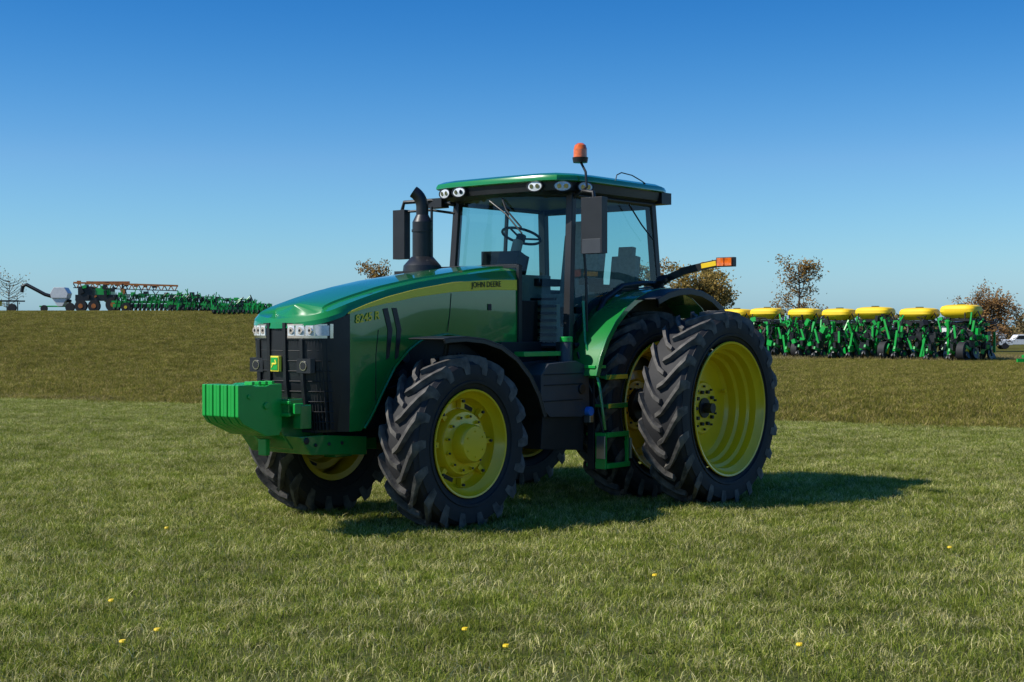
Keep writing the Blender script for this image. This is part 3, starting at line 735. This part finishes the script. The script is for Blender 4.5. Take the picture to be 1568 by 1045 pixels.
# ================================================================ planters and implements
def row_unit(b,M,sd):
    rnd=random.Random(sd)
    b.box((0,0,.95),(.10,.7,.14),GREENW,M=M)
    b.box((0,.45,.72),(.06,.7,.05),GREENW,rot=(-.25,0,0),M=M); b.box((0,.45,.9),(.06,.7,.05),BLK,rot=(-.25,0,0),M=M)
    b.box((0,.85,.62),(.12,.5,.30),BLK,M=M)
    for s in(-1,1):
        b.cyl((s*.11,.8,.22),(s*.19,.8,.24),.22,BLK,n=14,M=M); b.cyl((s*.05,1.3,.16),(s*.10,1.3,.18),.16,BLK,n=12,M=M)
        b.cyl((s*.19,.8,.24),(s*.2,.8,.24),.09,GREENW,n=10,M=M)
    b.box((0,1.1,.45),(.08,.5,.12),GREENW,rot=(.3,0,0),M=M)
    b.box((0,.75,1.0),(.26,.34,.34),BLK,M=M); b.box((0,.75,1.19),(.3,.38,.05),BLK,M=M)
    b.box((rnd.uniform(-.3,.3),1.15,rnd.uniform(.6,1.3)),(.09,.06,rnd.uniform(.5,.9)),GREENW,rot=(0,rnd.uniform(-.35,.35),0),M=M)
    for q in range(20):
        x=rnd.uniform(-.42,.42); y=rnd.uniform(-.2,1.25); z=rnd.uniform(.35,1.75); c=rnd.choice([BLK,GREENW,GREENW,DARK])
        if q%3==0: b.box((x,y,z),(rnd.uniform(.06,.3),rnd.uniform(.06,.25),rnd.uniform(.08,.3)),c,rot=(0,rnd.uniform(-.6,.6),rnd.uniform(-.5,.5)),M=M)
        elif q%3==1: b.tube([(x,y,z),(x+rnd.uniform(-.2,.2),y,z+.2),(x+rnd.uniform(-.45,.45),y-.2,z+rnd.uniform(.1,.3)),(x+rnd.uniform(-.5,.5),y-.2,z-.1)],.028,BLK,n=5,M=M)
        else: b.box((x,y,z),(.06,.05,rnd.uniform(.3,.7)),c,rot=(rnd.uniform(-.6,.6),rnd.uniform(-.6,.6),0),M=M)
def planter(name,p0,p1,units,bins,scale=1,binh=.50):
    b=MB(); p0=Vector((*p0,0));p1=Vector((*p1,0)); d=(p1-p0); Ln=d.length; d.normalize(); ang=math.atan2(d.y,d.x)
    z=ter(p0.x,p0.y)
    base=Matrix.Translation((p0.x,p0.y,z-.02))@Matrix.Rotation(ang,4,'Z')@Matrix.Scale(scale,4); Ln/=scale
    for side_ in(1,-1):
        F=base@Matrix.Translation((0,0 if side_>0 else .2,0))@(Matrix.Rotation(math.pi,4,'Z')@Matrix.Translation((-Ln,0,0)) if side_>0 else Matrix.Identity(4))
        for i in range(units):
            x=(i+.5)*Ln/units+random.uniform(-.12,.12)
            row_unit(b,F@Matrix.Translation((x,random.uniform(-.2,.2),random.uniform(-.05,.15))),i*7+side_)
    b.box((Ln/2,.1,1.0),(Ln,.2,.2),GREENW,M=base); b.box((Ln/2,.1,1.55),(Ln,.14,.12),GREENW,M=base)
    for i in range(int(Ln/1.1)):
        x=i*1.1+.4; b.box((x,-.1,1.3),(.09,.1,1.2),GREENW,M=base,rot=(0,random.uniform(-.25,.25),0)); 
        b.box((x+.3,-.9,.95),(.10,.1,1.5),GREENW,M=base,rot=(random.uniform(-.4,.4),random.uniform(-.3,.3),0))
        b.tube([(x,-.4,1.2),(x+.3,-.6,1.6),(x+.7,-.3,1.65)],.035,BLK,n=5,M=base)
        b.tube([(x,-1.0,.5),(x+.5,-1.1,1.2),(x+.9,-1.0,.4)],.03,BLK,n=5,M=base)
    pos=[.055,.185,.33,.47,.61,.77,.915]
    for i in range(bins):
        w=Ln/bins*random.uniform(.74,.88); x=Ln*pos[i]; M2=base@Matrix.Translation((x,random.uniform(-.25,.1),0))@Matrix.Rotation(random.uniform(-.10,.10),4,'Z')
        zz=1.72+random.uniform(0,.08); hh=binh*(1.1 if i==bins-1 else 1)
        lv=[(.66,.62,zz),(.92,.9,zz+.14),(1,1,zz+hh*.5),(.99,.98,zz+hh*.75),(.92,.86,zz+hh*.93),(.72,.62,zz+hh*1.03),(.3,.3,zz+hh*1.07)]
        vs=[];q=20
        for kx,ky,z_ in lv:
            for a in range(q):
                t=2*math.pi*a/q; c_,s_=math.cos(t),math.sin(t)
                vs.append((w/2*kx*math.copysign(abs(c_)**.5,c_),.62*ky*math.copysign(abs(s_)**.5,s_),z_))
        fs=[(j*q+a,j*q+(a+1)%q,(j+1)*q+(a+1)%q,(j+1)*q+a) for j in range(len(lv)-1) for a in range(q)]+[tuple(range(q))[::-1],tuple(range((len(lv)-1)*q,len(lv)*q))]
        b.add(vs,fs,YELB,M2)
        b.cyl((0,0,zz+hh*1.05),(0,0,zz+hh*1.05+.05),.17,BLK,n=16,M=M2); b.box((0,0,zz-.06),(w*.8,.9,.1),BLK,M=M2)
        b.box((random.choice([-.3,.3])*w,-.64,zz+.1),(.04,.03,.30),BLK,M=M2)
        for q_ in range(3): b.box((random.uniform(-.5,.5)*w,-.70,zz+random.uniform(-.15,.0)),(random.uniform(.1,.3),.1,random.uniform(.1,.2)),random.choice([BLK,DARK,GREENW]),rot=(0,random.uniform(-.5,.5),0),M=M2)
        b.tube([(w*.45,-.3,zz+.1),(w*.58,-.4,zz+.3),(w*.68,-.3,zz-.1)],.03,BLK,n=5,M=M2)
    for x in(.6,Ln-.6,Ln*.35,Ln*.68): 
        b.cyl((x-.15,-1.0,.42),(x+.15,-1.0,.42),.42,RUB,n=22,M=base); b.cyl((x-.16,-1.0,.42),(x+.16,-1.0,.42),.16,YEL,n=14,M=base)
    b.tube([(-.3,-.5,.7),(-1.4,-.8,.5)],.05,GREENW,M=base)
    return b.obj(name,None,ang=30)
planter('seed_planter',(12.2,81),(23.6,70.5),17,7,1.19)
def plow(name,x,y,ln,h,seed,col=GREENW,col2=BLK,ang=0,wheels=1,tines=True):
    rnd=random.Random(seed); b=MB(); z=ter(x,y); M=Matrix.Translation((x,y,z))@Matrix.Rotation(ang,4,'Z')
    b.box((ln/2,0,h*.45),(ln,.15,.15),col,M=M); b.box((ln/2,1,h*.42),(ln,.15,.15),col,M=M); b.box((ln/2,.3,h*.75),(ln*.8,.1,.1),col,M=M)
    k=int(ln/.35)
    for i in range(k):
        xx=i*.35+.25; c=rnd.choice([col,col2,col])
        b.box((xx,rnd.uniform(-.4,1.2),h*.4),(.07,.1,h*rnd.uniform(.5,.85)),c,rot=(rnd.uniform(-.3,.3),rnd.uniform(-.3,.3),0),M=M)
        if tines: b.tube([(xx,0,h*.5),(xx+.2,-.2,h*.75),(xx+.3,-.2,h*.5),(xx+.1,-.2,.08)],.045,rnd.choice([col2,col]),n=5,M=M)
        b.cyl((xx,-.3,.2),(xx+.1,-.3,.2),.2,col2,n=12,M=M)
        b.box((xx,.5,h*rnd.uniform(.45,.8)),(.35,.3,h*.2),rnd.choice([col2,col2,col]),M=M)
        b.box((xx,.2,h*.25),(.3,.5,h*.2),rnd.choice([col2,col]),M=M)
        b.tube([(xx,.2,h*.6),(xx+rnd.uniform(-.5,.5),.2,h*rnd.uniform(.8,1.05))],.04,rnd.choice([col,col2]),n=5,M=M)
    if wheels:
        for xx in(ln*.2,ln*.75)[:wheels]: b.cyl((xx,-.7,.38),(xx,-.95,.38),.38,RUB,n=20,M=M); b.cyl((xx,-.69,.38),(xx,-.97,.38),.13,YEL,n=14,M=M)
    return b.obj(name,None,ang=30)
plow('field_cultivator',-33.2,118,7,1.9,3); plow('field_cultivator',-27.6,114,4,1.6,5,wheels=0); plow('disc_harrow',-21.4,101,4.2,1.05,8,wheels=0)
plow('disc_harrow',-24.5,112,4.4,1.35,11,wheels=0)
b=MB(); X0,Y0=-36.5,120; z=ter(X0,Y0); M=Matrix.Translation((X0,Y0,z))
b.box((1.5,0,1.2),(3.2,1.6,.5),BLK,M=M)
for xx,wr in((.4,.5),(1.5,.5),(3.1,.62)): b.cyl((xx,-1.0,wr),(xx,-.6,wr),wr,RUB,n=22,M=M); b.cyl((xx,-1.02,wr),(xx,-.6,wr),.2,ORNG,n=14,M=M)
b.box((.7,0,1.8),(1.2,1.4,.7),BLK,M=M); b.box((2.2,0,1.7),(1.3,1.2,.6),GREENW,M=M)
rs=random.Random(9)
for i in range(30): b.box((rs.uniform(-.2,4),rs.uniform(-1,0),rs.uniform(.6,2.2)),(rs.uniform(.1,.4),.2,rs.uniform(.1,.5)),rs.choice([BLK,BLK,ORNG,DARK,GREENW]),rot=(0,rs.uniform(-.6,.6),0),M=M)
for i in range(32):
    xx=i*.275-.3; b.box((xx,-.3,2.2-.03*xx),(.07,.08,.44),ORNG if i%4 else BLK,rot=(0,.5 if i%2 else -.5,0),M=M)
b.box((4,-.3,2.34),(8.8,.1,.15),ORNG,rot=(0,.03,0),M=M); b.box((4,-.3,1.92),(8.8,.1,.07),BLK,rot=(0,.03,0),M=M); b.box((2.4,.2,2.5),(3.6,.1,.2),ORNG,M=M)
for i in range(9): b.box((i*.8,-.1,2.5-.04*i),(.3,.2,.28),random.choice([ORNG,ORNG,BLK]),M=M)
b.obj('boom_sprayer',None,ang=30)
b=MB(); X0,Y0=-40,121; z=ter(X0,Y0); M=Matrix.Translation((X0,Y0,z))
b.tube([(-1.6,0,2.2),(-1.3,0,2.35),(.3,0,1.5),(2.5,0,.9)],.16,BLK,M=M); b.tube([(-1.6,0,2.25),(-1.7,0,1.7)],.16,BLK,M=M)
b.prism([(1.0,1.2),(2.3,1.2),(2.4,1.6),(2.1,2.1),(1.2,2.1),(.9,1.6)],-.6,.6,WHITE,M=M); b.prism([(1.5,.5),(1.9,.5),(2.3,1.2),(1.0,1.2)],-.5,.5,WHITE,M=M)
b.box((1.5,0,.5),(3.4,.12,.12),GREENW,M=M); b.cyl((2.6,-.7,.4),(2.6,-.5,.4),.4,RUB,M=M); b.cyl((.4,-.7,.3),(.4,-.5,.3),.3,RUB,M=M)
b.obj('grain_auger',None,bevel=.02,ang=30)
b=MB(); X0,Y0=-45,120; z=ter(X0,Y0); M=Matrix.Translation((X0,Y0,z))
b.box((1.7,0,.95),(3.4,.1,.12),BLK,M=M); b.box((1.7,1.5,.95),(3.4,.1,.12),BLK,M=M); b.box((.9,.7,.75),(1.1,1.6,.45),YELB,M=M)
for xx in(.2,1.3,2.4,3.3): b.box((xx,0,.5),(.08,.08,.9),BLK,M=M)
b.cyl((.3,-.3,.35),(.3,0,.35),.35,RUB,M=M); b.cyl((2.9,-.3,.35),(2.9,0,.35),.35,RUB,M=M)
b.obj('flatbed_trailer',None,bevel=.01,ang=30)
plow('disc_harrow',22.2,61.5,5,.6,21,wheels=0)

def pickup(name,x,y,m,k=1):
    b=MB(); z=ter(x,y); M=Matrix.Translation((x,y,z))
    b.prism([(0,.45),(0,1.0),(.1,1.1),(2.0,1.12),(2.5,1.75),(3.6,1.78),(3.9,1.15),(5.4,1.12),(5.4,.5)],-.9,.9,m,M=M)
    b.prism([(2.2,1.18),(2.6,1.66),(3.5,1.68),(3.7,1.18)],-.92,.92,DARK,M=M)
    for xx in(1.0,4.4): b.cyl((xx,-.95,.4),(xx,.95,.4),.4,RUB,n=20,M=M)
    b.obj(name,None,bevel=.05,ang=30)
pickup('pickup_truck',63,185,WHITE); pickup('pickup_truck',57,178,WHITE); pickup('pickup_truck',52.5,170,GREY)
b=MB(); M=Matrix.Translation((76,235,ter(76,235)))
b.box((0,0,1.5),(9,7,3),WHITE,M=M); b.prism([(-4.9,3.0),(0,4.3),(4.9,3.0)],-3.8,3.8,GREY,M=M); b.box((1,-3.52,1.2),(2.4,.04,2.4),DARK,M=M); b.box((-2.5,-3.52,1.7),(1.2,.04,1),DARK,M=M)
b.obj('metal_shed')
# ================================================================ trees
AUT=foliage('autumn_leaves',(.17,.10,.03),(.30,.18,.05),(.42,.27,.09),.3)
AUT2=foliage('olive_leaves',(.17,.13,.035),(.30,.21,.06),(.40,.28,.10),.3)
ORL=foliage('orange_leaves',(.19,.11,.04),(.32,.18,.07),(.42,.26,.12),.3)
SHR=foliage('shrub_leaves',(.10,.085,.035),(.17,.13,.06),(.26,.18,.09),.2)
def tree(name,x,y,h,cw,cb_,leafm,nl,seed,leaf=.16,nb=16):
    r=random.Random(seed); b=MB(); z0=ter(x,y)-.1; base=Vector((x,y,z0)); ends=[]
    tr=.014*h+.04; top=base+Vector((r.uniform(-.3,.3),r.uniform(-.3,.3),h*.86))
    P=[base.lerp(top,t)+Vector((r.uniform(-.1,.1),r.uniform(-.1,.1),0))*(t>0) for t in np.linspace(0,1,7)]
    b.tube(P,tr,BARK,n=8,rs=[tr*(1-.85*t) for t in np.linspace(0,1,7)])
    for i in range(nb):
        t=r.uniform(cb_*.8,.92); s=base.lerp(top,t); a=r.uniform(0,6.28); le=cw/2*(1.15-.6*abs(t-.55))*r.uniform(.6,1.05)
        d=Vector((math.cos(a),math.sin(a),r.uniform(.35,.9))); e=s+d*le*.8; m1=s.lerp(e,.5)+Vector((0,0,-.08*le))
        b.tube([s,m1,e],.03,BARK,n=5,rs=[tr*.35,tr*.22,tr*.08]); ends.append((e,1)); ends.append((m1,.7))
        for q in range(4):
            s2=m1.lerp(e,r.random()); e2=s2+Vector((r.uniform(-1,1),r.uniform(-1,1),r.uniform(-.1,1))).normalized()*le*r.uniform(.25,.5)
            b.tube([s2,e2],.02,BARK,n=4,rs=[tr*.13,tr*.04]); ends.append((e2,.8))
    ends.append((top,.8)); k=b.mi(leafm)
    for i in range(nl):
        e,w=r.choice(ends); s=cw*.075*w
        c=e+Vector((r.gauss(0,s),r.gauss(0,s),r.gauss(0,s*.85))); l=leaf*r.uniform(.6,1.3)
        u=Vector((r.gauss(0,1),r.gauss(0,1),r.gauss(0,1))).normalized(); v=u.orthogonal().normalized()
        o=len(b.v); b.v+= [tuple(c-u*l),tuple(c+v*l*.6),tuple(c+u*l),tuple(c-v*l*.6)]; b.f.append([o,o+1,o+2,o+3]); b.m.append(k)
    b.obj(name,None,recalc=False,ang=60)
tree('autumn_tree',28.4,140,10.4,5.0,.35,AUT,2600,1,.13,18)
tree('autumn_tree',54,160,6.8,6.0,.15,ORL,7000,2,.14,32)
tree('autumn_tree',17.2,130,8.2,6.4,.25,AUT2,7500,3,.14,30)
tree('autumn_tree',14.4,150,10.0,5.5,.3,AUT,5200,4)
tree('autumn_tree',20.4,142,7.8,5,.3,AUT2,5000,14)
tree('bare_tree',-18.2,190,7.6,5,.3,AUT,1900,5)
tree('bare_tree',-62,175,5.8,5,.25,AUT2,160,6,.12,26)
b=MB(); k=b.mi(SHR); r=random.Random(4)
for i in range(16000):
    x=r.uniform(20,190); y=240+.2*x+r.gauss(0,3); hh=3.4+1.8*math.sin(x*.31)*math.sin(x*.11+1)+.8*math.sin(x*1.3)
    zz=ter(x,y)+r.random()**.8*max(hh,.8)
    l=.40*r.uniform(.5,1.2); c=Vector((x,y,zz)); u=Vector((r.gauss(0,1),r.gauss(0,1),r.gauss(0,1))).normalized(); v=u.orthogonal().normalized()
    o=len(b.v); b.v+=[tuple(c-u*l),tuple(c+v*l),tuple(c+u*l),tuple(c-v*l)]; b.f.append([o,o+1,o+2,o+3]); b.m.append(k)
b.obj('distant_treeline',recalc=False)
